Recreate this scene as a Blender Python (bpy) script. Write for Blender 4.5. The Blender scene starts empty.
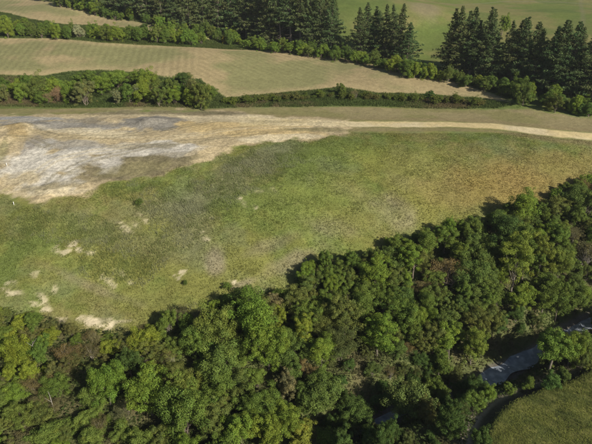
import bpy, math, random
import numpy as np
from mathutils import Vector

# ------------------------------------------------------------------ camera, sky, sun, exposure
scene = bpy.context.scene
col = scene.collection
CAM_Z, PITCH, FPX = 38.0, math.radians(24.0), 520.0          # metres above the bench, tilt, focal length in photo pixels
cam_data = bpy.data.cameras.new('camera')
cam = bpy.data.objects.new('camera', cam_data)
col.objects.link(cam)
cam.location = (0, 0, CAM_Z)
cam.rotation_euler = (math.pi / 2 - PITCH, 0, 0)
cam_data.sensor_width = 36.0
cam_data.lens = 36.0 * FPX / 592.0
cam_data.clip_end = 8000.0
scene.camera = cam

SUN_EL = math.radians(29.0)
SUN_AZ = math.atan2(0.70, -0.71)                               # the sun stands behind the camera, to the right
world = bpy.data.worlds.new('World')
scene.world = world
world.use_nodes = True
wn = world.node_tree.nodes
sky = wn.new('ShaderNodeTexSky')
sky.sky_type = 'NISHITA'
sky.sun_disc = False
sky.sun_elevation = SUN_EL
sky.sun_rotation = SUN_AZ
wn['Background'].inputs['Strength'].default_value = 0.05
world.node_tree.links.new(sky.outputs['Color'], wn['Background'].inputs['Color'])

sun_data = bpy.data.lights.new('sun', 'SUN')
sun_data.energy = 4.9
sun_data.angle = math.radians(0.53)
sun_data.color = (1.0, 0.92, 0.79)
sun = bpy.data.objects.new('sun', sun_data)
col.objects.link(sun)
sdir = Vector((math.sin(SUN_AZ) * math.cos(SUN_EL), math.cos(SUN_AZ) * math.cos(SUN_EL), math.sin(SUN_EL)))
sun.rotation_euler = (-sdir).to_track_quat('-Z', 'Y').to_euler()
sun.location = (60, -60, 120)

scene.view_settings.view_transform = 'Standard'
scene.view_settings.look = 'None'
scene.view_settings.exposure = 0.55
scene.view_settings.gamma = 1.0
scene.view_settings.use_curve_mapping = False

rng = np.random.default_rng(7)
random.seed(7)

# ------------------------------------------------------------------ small maths
def sstep(a, b, x):
    t = np.clip((x - a) / (b - a), 0, 1)
    return t * t * (3 - 2 * t)

def hash2(i, j, s):
    n = (i.astype(np.int64) * 374761393 + j.astype(np.int64) * 668265263 + s * 974711) & 0x7fffffff
    n = ((n ^ (n >> 13)) * 1274126177) & 0x7fffffff
    return ((n ^ (n >> 16)) & 0xffff) / 65535.0

def vnoise(x, y, scale, seed=0):
    x = np.asarray(x, float) / scale; y = np.asarray(y, float) / scale
    i = np.floor(x).astype(np.int64); j = np.floor(y).astype(np.int64)
    u = x - i; v = y - j
    u = u * u * (3 - 2 * u); v = v * v * (3 - 2 * v)
    a = hash2(i, j, seed); b = hash2(i + 1, j, seed); c = hash2(i, j + 1, seed); d = hash2(i + 1, j + 1, seed)
    return (a * (1 - u) + b * u) * (1 - v) + (c * (1 - u) + d * u) * v

def fbm(x, y, scale, seed=0, octv=4):
    t = 0; a = 1; n = 0
    for k in range(octv):
        t = t + a * vnoise(x, y, scale / 2 ** k, seed + 17 * k); n += a; a *= 0.55
    return t / n                                              # 0..1

def seg_dist(x, y, pts):
    """distance to a polyline, and arc parameter (index + fraction) of the nearest point"""
    best = np.full(np.shape(x), 1e9); par = np.zeros(np.shape(x))
    for k in range(len(pts) - 1):
        ax, ay = pts[k][:2]; bx, by = pts[k + 1][:2]
        dx, dy = bx - ax, by - ay
        t = np.clip(((x - ax) * dx + (y - ay) * dy) / (dx * dx + dy * dy + 1e-9), 0, 1)
        d = np.hypot(x - ax - t * dx, y - ay - t * dy)
        m = d < best
        best = np.where(m, d, best); par = np.where(m, k + t, par)
    return best, par

def poly_sd(x, y, pts):
    """signed distance to a closed polygon, positive inside"""
    inside = np.zeros(np.shape(x), bool)
    n = len(pts)
    for k in range(n):
        ax, ay = pts[k][:2]; bx, by = pts[(k + 1) % n][:2]
        c = ((ay > y) != (by > y))
        inside ^= c & (x < (bx - ax) * (y - ay) / ((by - ay) if abs(by - ay) > 1e-9 else 1e-9) + ax)
    d, _ = seg_dist(x, y, list(pts) + [pts[0]])
    return np.where(inside, d, -d)

# ------------------------------------------------------------------ survey of the land: sight lines to spot heights
CP, SP = math.cos(PITCH), math.sin(PITCH)
def ray(px, py):
    a = (px - 296.0) / FPX; b = (222.0 - py) / FPX
    return a, CP + b * SP, -SP + b * CP
def spot(px, py, z):
    rx, ry, rz = ray(px, py)
    t = (z - CAM_Z) / rz
    return (rx * t, ry * t, z)

SP_ = [ # sight line x, y, height of the land there
 (700,285,-25),(592,322,-26),(515,364,-27.2),(440,397,-28),(380,417,-28.5),(335,442,-29),(250,520,-30),(150,600,-31),
 (592,385,-25.6),(520,440,-26.4),(592,444,-25.4),(660,420,-25),(560,520,-26),(420,500,-27.8),
 (0,444,-29),(100,444,-29.5),(200,444,-29.5),(0,380,-24.5),(100,380,-25),(200,385,-25.5),(0,320,-19.5),(100,320,-20),(200,330,-21),
 (0,250,-13),(100,250,-13),(200,250,-13.5),(0,208,-8.5),(30,208,-8),(100,190,-6),(150,180,-5),(190,170,-4),(230,154,-2.4),
 (-120,208,-8),(-120,320,-19),(-120,150,-1.5),(-120,120,0),
 (300,300,-19.5),(300,250,-14),(300,200,-8),(300,165,-4),(300,350,-24.5),(300,400,-28),
 (400,222,-12),(400,260,-17),(400,300,-22),(400,350,-26.5),(400,180,-6.5),
 (500,200,-9.8),(500,250,-16.5),(500,300,-23),(500,165,-4.5),
 (592,143,-1.6),(592,190,-9),(592,250,-18),(592,300,-24.3),(592,165,-5),(720,165,-5),(720,230,-17),
 (420,140,-1.2),(500,141,-1.3),(330,138,-0.9),(265,140,-1),
 (0,150,-2),(60,160,-2.8),(0,122,0),(75,130,-0.3),(150,122,0),(300,120,0),(450,122,-.4),(592,135,-1),(200,145,-1.2),(140,160,-3),(720,140,-1),
 (0,108,.4),(100,110,.4),(200,111,.4),(350,108,.7),(500,109,.9),(592,118,.4),
 (0,75,7.5),(100,73,7.5),(200,80,6.5),(-120,75,7.5),(300,90,3.6),(430,92,3.4),(515,102,2.6),
 (0,40,17),(100,44,16),(200,50,14.2),(300,54,12),(400,70,8.8),(-120,40,17.5),
 (230,40,15),(370,60,10),(470,78,6.8),(592,98,3.6),(720,110,2),
 (420,45,13),(420,20,24),(420,0,32.2),(592,0,32.2),(592,45,15),(350,15,26.5),(592,20,24),(720,20,24),(300,30,20),
 (0,0,32.6),(0,15,25.8),(0,30,20.3),(100,16,25.2),(100,4,31),(200,38,16.4),(200,20,24),(-120,15,25.8),
]
CTRL = np.array([spot(*s) for s in SP_] + [(0,20,-30),(70,30,-24),(-70,30,-31),(0,-40,-27),(120,40,-20),(-120,60,-28),
        (0,440,60),(-260,440,62),(260,440,60),(-260,250,16),(260,250,12),(-200,150,2),(220,150,-3)])
def tps_fit(P, lam=2.0):
    n = len(P); d = np.hypot(P[:, None, 0] - P[None, :, 0], P[:, None, 1] - P[None, :, 1]) / 50
    K = np.where(d > 0, d * d * np.log(d + 1e-12), 0) + np.eye(n) * lam * 0.01
    A = np.zeros((n + 3, n + 3)); A[:n, :n] = K
    A[:n, n] = 1; A[:n, n + 1] = P[:, 0] / 50; A[:n, n + 2] = P[:, 1] / 50
    A[n:, :n] = A[:n, n:].T
    b = np.zeros(n + 3); b[:n] = P[:, 2]
    return np.linalg.solve(A, b)
TW = tps_fit(CTRL)
def h_tps(x, y):
    x = np.asarray(x, float); y = np.asarray(y, float)
    h = TW[-3] + TW[-2] * x / 50 + TW[-1] * y / 50
    if x.size < 4000:
        d2 = ((x[..., None] - CTRL[:, 0]) ** 2 + (y[..., None] - CTRL[:, 1]) ** 2) / 2500 + 1e-12
        return h + (0.5 * d2 * np.log(d2)) @ TW[:-3]
    for k in range(len(CTRL)):
        d2 = ((x - CTRL[k, 0]) ** 2 + (y - CTRL[k, 1]) ** 2) / 2500 + 1e-12
        h = h + TW[k] * 0.5 * d2 * np.log(d2)
    return h
def h_base(x, y):
    x = np.asarray(x, float); y = np.asarray(y, float)
    r = np.hypot(x, y - 180)
    far = 30 + 75 * sstep(300, 1100, y) + 45 * (fbm(x, y, 420, 91, 3) - 0.5) - 30 * sstep(0, -600, y)
    w = sstep(290, 560, r)
    xi = np.where(r > 560, x * 560 / np.maximum(r, 1), x); yi = np.where(r > 560, 180 + (y - 180) * 560 / np.maximum(r, 1), y)
    return h_tps(xi, yi) * (1 - w) + far * w

_T = np.geomspace(30, 1200, 700)
def march(px, py, above, hf):
    rx, ry, rz = ray(px, py)
    z = CAM_Z + rz * _T; g = hf(rx * _T, ry * _T) + above
    k = int(np.argmax(z < g))
    if not (z < g).any(): k = len(_T) - 1
    a, b = _T[max(k - 1, 0)], _T[k]
    for _ in range(14):
        m = 0.5 * (a + b)
        if CAM_Z + rz * m < float(hf(rx * m, ry * m)) + above: b = m
        else: a = m
    return rx * b, ry * b
def at0(px, py): return march(px, py, 0, h_base)

# stream channel and terrace edge, as courses over the land
INCISE = 4.6                                                   # the stream has cut a ravine this deep below the terrace
STREAM = [march(*p, -INCISE + .4, h_base) for p in [(760,262),(680,290),(625,308),(598,318),(578,327),(552,343),(530,355),(510,365),(488,378),(460,389),(430,400),(395,413),(360,430),(335,444),(300,470),(240,525),(150,600)]]
SCARP = [at0(*p) for p in [(720,330),(650,350),(592,376),(570,385),(545,393),(525,400),(508,409),(496,420),(489,432),(484,446),(480,470),(470,520),(455,600)]]
TERR = SCARP + [(40, 10), (200, 10), (200, 90)]

def H(x, y):
    x = np.asarray(x, float); y = np.asarray(y, float)
    h = h_base(x, y)
    near = (y > 20) & (y < 130) & (np.abs(x) < 140)
    ds, _ = seg_dist(x, y, STREAM)
    h = h - np.where(near, INCISE * (1 - sstep(1.6, 8.0, ds + 1.6 * (vnoise(x, y, 4.0, 15) - .5))), 0)
    sd = poly_sd(x, y, TERR) + 0.5 * (vnoise(x, y, 3.0, 5) - 0.5)
    h = h + np.where(near | (y < 130), 1.5 * sstep(-0.35, 0.45, sd) - 0.35 * np.exp(-((sd + 0.7) / 0.6) ** 2), 0) * sstep(140, 110, y)
    # lumps of the ground, small on the mown fields and the pad
    slope = sstep(150, 120, y)
    h = h + (fbm(x, y, 9, 3, 4) - 0.5) * (0.25 + 1.1 * slope) + (fbm(x, y, 40, 8, 2) - .5) * 0.8
    # clods, low spoil heaps and scrapes of the clearing
    b = (y > 95) & (y < 200) & (np.abs(x) < 160)
    psd = np.where(b, poly_sd(x, y, PAD), -9)
    h = h + sstep(0, 3, psd) * (.5 * (fbm(x, y, 4.5, 93, 5) - .5))
    for (mx_, my_), rx_, ry_, hh_ in HEAPS: h = h + hh_ * np.exp(-((x - mx_) / rx_) ** 2 - ((y - my_) / ry_) ** 2) * (.7 + .6 * vnoise(x, y, 2.5, 95))
    return h
HEAPS = [(at0(158, 122), 6.5, 4.5, .9), (at0(145, 124), 4, 3, .8), (at0(12, 131), 6, 4, 1.2), (at0(2, 140), 4, 5, 1.2), (at0(30, 128), 5, 3, .9), (at0(112, 121), 5, 3, .7), (at0(240, 131), 6, 3, .7), (at0(275, 135), 4, 2.5, .6)]
def at(px, py, above=0.0): return march(px, py, above, z_at)        # on the finished ground sheet
def W(lst): return [at0(*p) for p in lst]

# ------------------------------------------------------------------ regions of the land (world polygons)
PAD = W([(-60,116),(0,116),(60,113),(120,112),(190,111),(255,113),(300,117),(345,121),(352,128),(342,134),(325,138),(300,141),(268,139),(246,146),(226,153),(205,160),(180,166),(150,176),(110,184),(88,192),(60,199),(28,208),(12,202),(0,190),(-60,190)])
TRACK = W([(240,117),(300,119),(350,121),(400,121),(450,121.5),(490,123),(530,127),(560,130),(592,132.5),(660,139),(660,146),(592,139.5),(560,137),(530,133),(490,128),(450,126.5),(400,126.5),(350,126.5),(300,125),(240,126)])
HAY_LO = W([(-120,34),(0,38),(50,38),(100,42),(150,45),(200,48),(250,50),(300,53),(340,58),(380,65),(420,74),(460,83),(495,94),(514,103),(480,98),(430,94),(380,93),(340,87),(300,91),(250,95),(226,98),(214,88),(195,81),(165,77),(140,72),(100,70),(70,71),(40,76),(0,75),(-120,72)])
HAY_UP = W([(-120,-2),(0,-3),(42,-1),(60,5),(90,13),(120,19),(150,25),(180,31),(207,37),(215,40),(190,38),(150,32),(120,28),(90,25),(60,24),(30,19),(0,12),(-120,8)])
WOOD = W([(-40,315),(0,312),(40,320),(90,336),(130,340),(150,330),(185,322),(205,310),(225,300),(262,296),(290,290),(312,268),(345,262),(380,252),(420,240),(455,232),(480,228),(505,210),(535,212),(556,195),(592,182),(660,165),(720,300),(650,335),(592,368),(560,384),(525,396),(500,407),(486,422),(478,446),(470,520),(200,560),(-40,560)])
VERGE = W([(-60,106),(100,108),(200,109),(350,106),(520,108),(592,118),(660,125),(660,139),(592,132),(530,127),(450,121),(300,118),(200,111),(100,112),(-60,116)])
BANK = W([(-120,73),(0,76),(40,77),(70,72),(100,71),(140,73),(165,78),(195,82),(214,89),(226,99),(300,92),(340,88),(380,94),(430,95),(480,99),(516,104),(500,108),(350,106),(200,109),(100,108),(0,106),(-120,105)])
FAR = W([(330,-4),(335,50),(420,72),(480,80),(600,100),(760,110),(900,60),(800,-4)]) + [(500, 900), (-50, 900)]

# ------------------------------------------------------------------ ground sheet
def axis(segs):
    out = [segs[0][0]]
    for a, b, s in segs:
        n = max(1, int(round((b - a) / s)))
        out += list(np.linspace(a, b, n + 1)[1:])
    return np.array(out)
def geo(a, b, n): return list(np.geomspace(a, b, n))
xs = axis([(-230, -100, 1.3), (-100, 100, 0.55), (100, 230, 1.3)])
ys = axis([(-30, 50, 3.0), (50, 165, 0.5), (165, 260, 0.85), (260, 400, 1.6)])
xs = np.concatenate([-np.array(geo(240, 4000, 26))[::-1], xs, geo(240, 4000, 26)])
ys = np.concatenate([-np.array(geo(40, 1500, 14))[::-1], ys, geo(410, 5000, 30)])
NX, NY = len(xs), len(ys)
GX, GY = np.meshgrid(xs, ys)
X = GX.ravel(); Y = GY.ravel()
Z = H(X, Y)

def mixc(c, new, w):
    return c * (1 - w[:, None]) + np.asarray(new)[None, :] * w[:, None]
def blob(px, py, rx, ry, tilt=0.0, soft=0.5, rough=0.6, seed=0, sc=2.5):
    """a patch of bare or different ground: an ellipse on the land with a ragged edge"""
    c = at0(px, py); a = at0(px + rx, py + tilt * rx); b = at0(px, py + ry)
    ax = np.array(a) - c; bx = np.array(b) - c
    M = np.linalg.inv(np.array([ax, bx]).T)
    dx = X - c[0]; dy = Y - c[1]
    r = np.hypot(M[0, 0] * dx + M[0, 1] * dy, M[1, 0] * dx + M[1, 1] * dy)
    r = r + rough * 2 * (fbm(X, Y, sc, 31 + seed, 4) - 0.5)
    return sstep(1 + soft * .5, 1 - soft * .5, r)

GREEN = np.array([.126, .160, .042]); OLIVE = np.array([.168, .172, .048]); BROWNG = np.array([.190, .165, .070]); GREYG = np.array([.152, .170, .082])
CLAY = np.array([.37, .305, .185]); CREAM = np.array([.48, .42, .285]); SAND = np.array([.46, .355, .175]); GRAVEL = np.array([.190, .180, .155]); CHALK = np.array([.44, .415, .355])
DUST = np.array([.170, .148, .085]); HAY = np.array([.255, .208, .112]); HAYG = np.array([.170, .168, .076])

n1 = fbm(X, Y, 14, 1); n2 = fbm(X, Y, 4, 2); n3 = fbm(X, Y, 30, 4, 3); n4 = fbm(X, Y, 1.6, 6, 3)
A = np.tile(GREEN, (len(X), 1))
A = mixc(A, OLIVE, sstep(.40, .62, n3 * .6 + n2 * .4))
A = mixc(A, BROWNG, .55 * sstep(.52, .70, n1 * .7 + n4 * .3))
A = mixc(A, GREYG, .45 * sstep(.5, .7, fbm(X, Y, 7, 12)))
# drier, orange-brown right half of the slope and the grey worn swathes across it
for (px, py, rx, ry, tl, c, s) in [
    (490,185,60,22,.05,(.235,.168,.060),.8),(560,170,60,20,.1,(.215,.162,.058),.65),(440,160,60,12,.1,(.205,.185,.070),.4),(420,175,40,22,.5,(.225,.190,.10),.4),
    (400,212,22,14,.3,(.24,.205,.15),.65),(350,190,22,10,.5,(.21,.185,.10),.4),(330,225,26,9,.2,(.215,.185,.12),.5),(270,245,26,8,-.3,(.225,.195,.13),.45),
    (335,205,70,32,.1,(.160,.180,.044),.5),(450,200,50,20,.1,(.190,.175,.048),.5),(400,160,60,16,.1,(.175,.192,.042),.5),(290,262,30,8,-.4,(.23,.19,.13),.5),(120,235,60,14,.4,(.185,.175,.09),.5),(60,225,60,12,.1,(.125,.150,.042),.5),
    (215,262,9,14,.2,(.27,.23,.16),.7),(240,285,12,4,-.3,(.27,.23,.16),.6),(190,225,26,26,.2,(.165,.165,.095),.6),(250,165,50,16,-.5,(.165,.170,.095),.7),(160,205,40,14,-.2,(.155,.165,.09),.5),
    (140,300,70,7,.05,(.15,.16,.05),.5),(90,285,40,6,.4,(.22,.19,.12),.5)]:
    A = mixc(A, c, s * blob(px, py, rx, ry, tl, soft=1.2, rough=.7, seed=int(px), sc=6))
BROKEN = .2 + .8 * sstep(.42, .52, fbm(X, Y, 2.2, 88, 4))
# clay showing through on the slope
for (px, py, rx, ry, tl, s) in [(95,323,16,4.5,.1,1),(108,320,10,3,-.1,.9),(84,318,5,3,0,.7),(62,319,5,2,0,.8),(44,301,7,6,.8,.8),(16,294,13,2.6,.1,.75),(35,304,9,2,.2,.6),(4,290,7,3,0,.6),
    (73,244,5,3.5,-.6,.9),(66,252,8,2.5,-.3,.7),(55,250,3,4,0,.7),(78,250,3,3,0,.7),(89,253,4,2,0,.6),(183,273,4,2.5,-.3,.95),(178,278,5,3,.4,.6),(234,283,6,3,.1,1),(264,290,7,2.2,-.3,.9),(240,297,3,2.5,0,.8),
    (243,203,3,2.5,.8,.95),(258,191,3.5,2,.3,.9),(273,189,3.5,1.5,.8,.9),(280,187,1.6,2,.8,.9),(240,199,3,1.5,0,.8),(212,218,2.5,2,.5,.8),(205,240,4,2.5,0,.7),(202,232,3,2,0,.6),(141,218,5,3,.8,.7),(125,228,6,3,.7,.6),(135,223,6,3,.5,.5),
    (55,289,2,5,0,.5),(125,277,9,3,.7,.55),(112,283,8,3,.7,.5),(33,275,5,4,0,.45),(12,285,6,4,.5,.5),(262,192,2,1.4,0,.8),(255,207,3,1.4,.5,.6),(333,222,2,1.2,-.6,.8),(127,338,4,1.5,0,.4),(120,322,20,2,0,.5)]:
    A = mixc(A, CREAM, s * blob(px, py, rx, ry, tl, soft=.35, rough=1.25, seed=int(px * 3 + py), sc=1.9) * BROKEN)
# verge behind the track
w = sstep(-1, 1.5, poly_sd(X, Y, VERGE) + 3 * (n2 - .5))
A = mixc(A, (.215, .185, .095), w); A = mixc(A, (.16, .155, .06), w * .7 * sstep(.45, .6, n1))
# a dry strip below the track on the right
A = mixc(A, (.20, .165, .085), .75 * sstep(3.5, .5, np.abs(poly_sd(X, Y, TRACK) + 2.5) + 2 * (n2 - .5)))
# clearing of clay and gravel
padsd = poly_sd(X, Y, PAD)
w = sstep(-1.0, 1.2, padsd + 11 * (fbm(X, Y, 5, 66, 5) - .5))
PADM = w
A = mixc(A, CLAY, w)
for (px, py, rx, ry, tl, c, s, r) in [
    (250,128,80,9,0,SAND,.8,.5),(230,118,60,4,0,CREAM,.6,.5),(275,138,40,3,-.05,CREAM,.8,.7),(145,164,62,13,-.12,DUST,1,.5),(95,172,40,14,-.1,DUST,.7,.8),(45,160,48,20,-.05,CHALK,1,1.),(25,175,25,8,-.1,CREAM,.45,.7),
    (140,149,52,6,-.05,CHALK,.95,.8),(175,152,26,5,-.1,CHALK,.5,.8),(70,145,45,6,0,(.26,.25,.22),.75,.7),(150,146,40,2,-.03,DUST,.6,1.),(30,145,10,8,-.5,(.22,.20,.17),.6,.7),
    (10,131,24,9,.1,CLAY,.9,.5),(14,134,10,6,.1,(.25,.19,.09),.75,.9),(3,150,7,12,-.6,(.2,.19,.085),.7,.8),(20,145,5,9,-.9,CLAY,.7,.6),
    (58,125,58,5,.04,GRAVEL * 1.25,.95,.7),(25,119,40,2.2,.02,(.26,.265,.26),.9,.3),(100,122,22,5,.05,GRAVEL,.6,.5),(95,133,42,4,.06,CREAM,.7,.6),(115,121,18,3,.1,CLAY,.8,.5),(170,135,36,3,-.02,CLAY,.8,.5),
    (45,190,38,6,-.05,CREAM,.75,.8),(30,201,22,4,-.05,CLAY,.8,.7),(60,184,26,4,-.1,DUST,.6,.9),(140,170,30,9,-.1,(.19,.17,.085),.7,.7),(195,152,14,4,-.4,CLAY,.6,.9),(10,193,14,6,.1,CLAY,.6,.7),
    (160,113,90,2.5,0,(.17,.145,.09),.8,.4),(205,113,50,2,0,(.19,.16,.10),.7,.4)]:
    A = mixc(A, c, w * s * blob(px, py, rx, ry, tl, soft=.45, rough=r * 1.25, seed=int(px + py), sc=6))
# the tipped heap of dark gravel
w2 = blob(155, 123, 29, 8, -.05, soft=.35, rough=.7, seed=9, sc=5)
A = mixc(A, GRAVEL * .98, w2 * .95 * PADM)
A = mixc(A, GRAVEL * 1.2, .5 * w2 * sstep(.5, .7, n4) * PADM)
# streaks left by a blade and wheels along the pad
st = fbm(X * .22, Y * 1.3, 2.0, 55, 3)
A = mixc(A, A.mean(0) * 1.9, 0 * w)
A = A * (1 + (PADM * (.10 * (st - .5) + .28 * (fbm(X, Y * .8, 5, 57, 4) - .5)) * 2)[:, None])
A = mixc(A, (.185, .165, .085), .8 * PADM * blob(318, 129, 34, 2.2, .02, soft=.8, rough=.8, seed=5, sc=4))
for i_, rut in enumerate([[(345,124),(280,122),(215,121),(160,131),(110,137),(60,137),(20,128),(-20,124)],[(345,125),(270,127),(205,133),(150,141),(100,150),(55,160),(25,178)],[(260,133),(200,140),(150,146),(95,158),(60,172),(40,190)],[(180,116),(120,116),(60,118),(0,121)],[(45,146),(28,138),(12,140),(2,152),(-5,170)]]):
    rd, _ = seg_dist(X, Y, W(rut))
    A = mixc(A, CREAM * 1.05 if i_ % 2 else DUST * 1.1, .45 * PADM * sstep(.75, .25, np.abs(rd - 1.0) + .5 * (n2 - .5)))
# track of pale sandy clay with two wheel lines
tsd = poly_sd(X, Y, TRACK)
w = sstep(-.6, .7, tsd + 1.6 * (n2 - .5))
A = mixc(A, np.array([.47, .385, .205]), w); A = mixc(A, CREAM * 1.08, w * .6 * sstep(.45, .7, n1))
A = mixc(A, (.25, .215, .12), w * .5 * sstep(2.8, 3.5, tsd + 1.2 * (n2 - .5)))
# mown hay fields
rowc = np.zeros(len(X)); haym = np.zeros(len(X))
for P, sd_ in ((HAY_LO, 61), (HAY_UP, 71)):
    psd = poly_sd(X, Y, P)
    w = sstep(-.8, .9, psd + 1.5 * (n2 - .5))
    c = mixc(np.tile(HAY, (len(X), 1)), HAYG, .95 * sstep(.40, .62, fbm(X, Y, 20, sd_, 4)))
    c = mixc(c, HAY * 1.17, .7 * sstep(7, 1, psd + 3 * (n1 - .5)))          # paler, shorn headland
    A = A * (1 - w[:, None]) + c * w[:, None]
    haym = np.maximum(haym, w)
rowc = np.where(X < -40, X * 1.0 + 0.15 * Y, X * .72 + 0.75 * (Y - 200) - 10) / 2.9 + .35 * (fbm(X, Y, 40, 77, 2) - .5)
haym *= sstep(.3, .65, fbm(X, Y, 24, 79, 3))
# scrubby bank between the clearing and the hay
w = sstep(-.8, .8, poly_sd(X, Y, BANK))
A = mixc(A, (.085, .115, .035), w); A = mixc(A, (.17, .14, .07), w * sstep(.5, .62, n1))
A = mixc(A, CREAM, blob(160, 101, 9, 1.6, .05, soft=.5, rough=.4, seed=3))
wb = sstep(170, 185, Y) * (1 - np.maximum.reduce([sstep(-1, 1, poly_sd(X, Y, P)) for P in (HAY_LO, HAY_UP, VERGE, BANK)]))
A = mixc(A, (.075, .105, .03), .85 * wb)
# far pasture beyond the pines
w = sstep(-3, 3, poly_sd(X, Y, FAR))
c = mixc(np.tile(np.array([.108, .138, .034]), (len(X), 1)), (.160, .145, .058), .8 * sstep(.42, .6, fbm(X, Y, 38, 43, 4)))
c = mixc(c, (.078, .110, .028), .7 * sstep(.5, .65, fbm(X, Y, 25, 47, 3)))
A = A * (1 - w[:, None]) + c * w[:, None]
A = mixc(A, (.18, .155, .09), .75 * blob(425, 8, 14, 10, .2, soft=1.2, rough=.5, seed=4, sc=9))
A = mixc(A, (.18, .17, .12), .5 * sstep(1.3, .5, seg_dist(X, Y, W([(440, 3.5), (500, 1.5), (560, 2.5), (640, 4)]))[0]))
A = mixc(A, (.16, .15, .09), .4 * sstep(1.6, .4, seg_dist(X, Y, W([(581, 0), (583, 20), (582, 40)]))[0]))
# floor of the wooded gully and the bed of the stream
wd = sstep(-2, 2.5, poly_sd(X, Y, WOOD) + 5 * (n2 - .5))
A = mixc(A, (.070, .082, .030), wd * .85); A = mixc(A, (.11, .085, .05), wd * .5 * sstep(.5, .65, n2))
ds, _ = seg_dist(X, Y, STREAM)
A = mixc(A, (.13, .12, .10), sstep(2.6, 1.6, ds + 1.6 * (n2 - .5)) * (Y < 125))
# rank grass on the terrace, gravel along its foot
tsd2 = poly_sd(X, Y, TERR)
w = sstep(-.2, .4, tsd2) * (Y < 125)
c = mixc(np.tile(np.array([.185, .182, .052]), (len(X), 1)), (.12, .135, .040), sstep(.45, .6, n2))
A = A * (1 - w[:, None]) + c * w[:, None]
A = mixc(A, (.055, .05, .035), sstep(1.4, .9, np.abs(tsd2 + 1.0)) * (Y < 125) * .8)  # scarp's cast shadow painted as a dark strip, together with dark ditch soil
A = mixc(A, (.30, .265, .20), sstep(1.7, .7, np.abs(tsd2 + 3.3) + 1.8 * (n2 - .5)) * (Y < 125) * (.45 + .5 * blob(486, 425, 30, 30, 0, soft=.8, rough=.3)))
A = np.clip(A * (.88 + .2 * n4)[:, None], .01, .75)

def z_at(x, y):
    x = np.asarray(x, float); y = np.asarray(y, float)
    i = np.clip(np.searchsorted(xs, x) - 1, 0, NX - 2); j = np.clip(np.searchsorted(ys, y) - 1, 0, NY - 2)
    u = (x - xs[i]) / (xs[i + 1] - xs[i]); v = (y - ys[j]) / (ys[j + 1] - ys[j]); k = j * NX + i
    return (Z[k] * (1 - u) + Z[k + 1] * u) * (1 - v) + (Z[k + NX] * (1 - u) + Z[k + NX + 1] * u) * v
def H_at_grid(x, y): return float(z_at(x, y))

# faces go to one object per piece of the land
cx = (GX[:-1, :-1] + GX[1:, 1:]).ravel() / 2; cy = (GY[:-1, :-1] + GY[1:, 1:]).ravel() / 2
idx = (np.arange(NY - 1)[:, None] * NX + np.arange(NX - 1)[None, :]).ravel()
F = np.stack([idx, idx + 1, idx + NX + 1, idx + NX], 1)
reg = np.zeros(len(F), int)
near = (np.abs(cx) < 400) & (cy < 700) & (cy > 0)
def assign(poly, k, lim=None):
    m = near if lim is None else near & lim
    s = np.zeros(len(F), bool); s[m] = poly_sd(cx[m], cy[m], poly) > 0
    reg[s] = k
assign(FAR, 6); assign(PAD, 1); assign(TRACK, 2); assign(HAY_LO, 3); assign(HAY_UP, 4); assign(TERR, 5, cy < 115)

# ------------------------------------------------------------------ materials
def nt(name):
    m = bpy.data.materials.new(name); m.use_nodes = True
    return m, m.node_tree.nodes, m.node_tree.links, m.node_tree.nodes['Principled BSDF']
def node(ns, t, **kw):
    n = ns.new(t)
    for k, v in kw.items():
        setattr(n, k, v)
    return n
def mathn(ns, ls, op, a, b):
    n = ns.new('ShaderNodeMath'); n.operation = op
    for i, v in ((0, a), (1, b)):
        if isinstance(v, (int, float)): n.inputs[i].default_value = v
        else: ls.new(v, n.inputs[i])
    return n.outputs[0]

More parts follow.
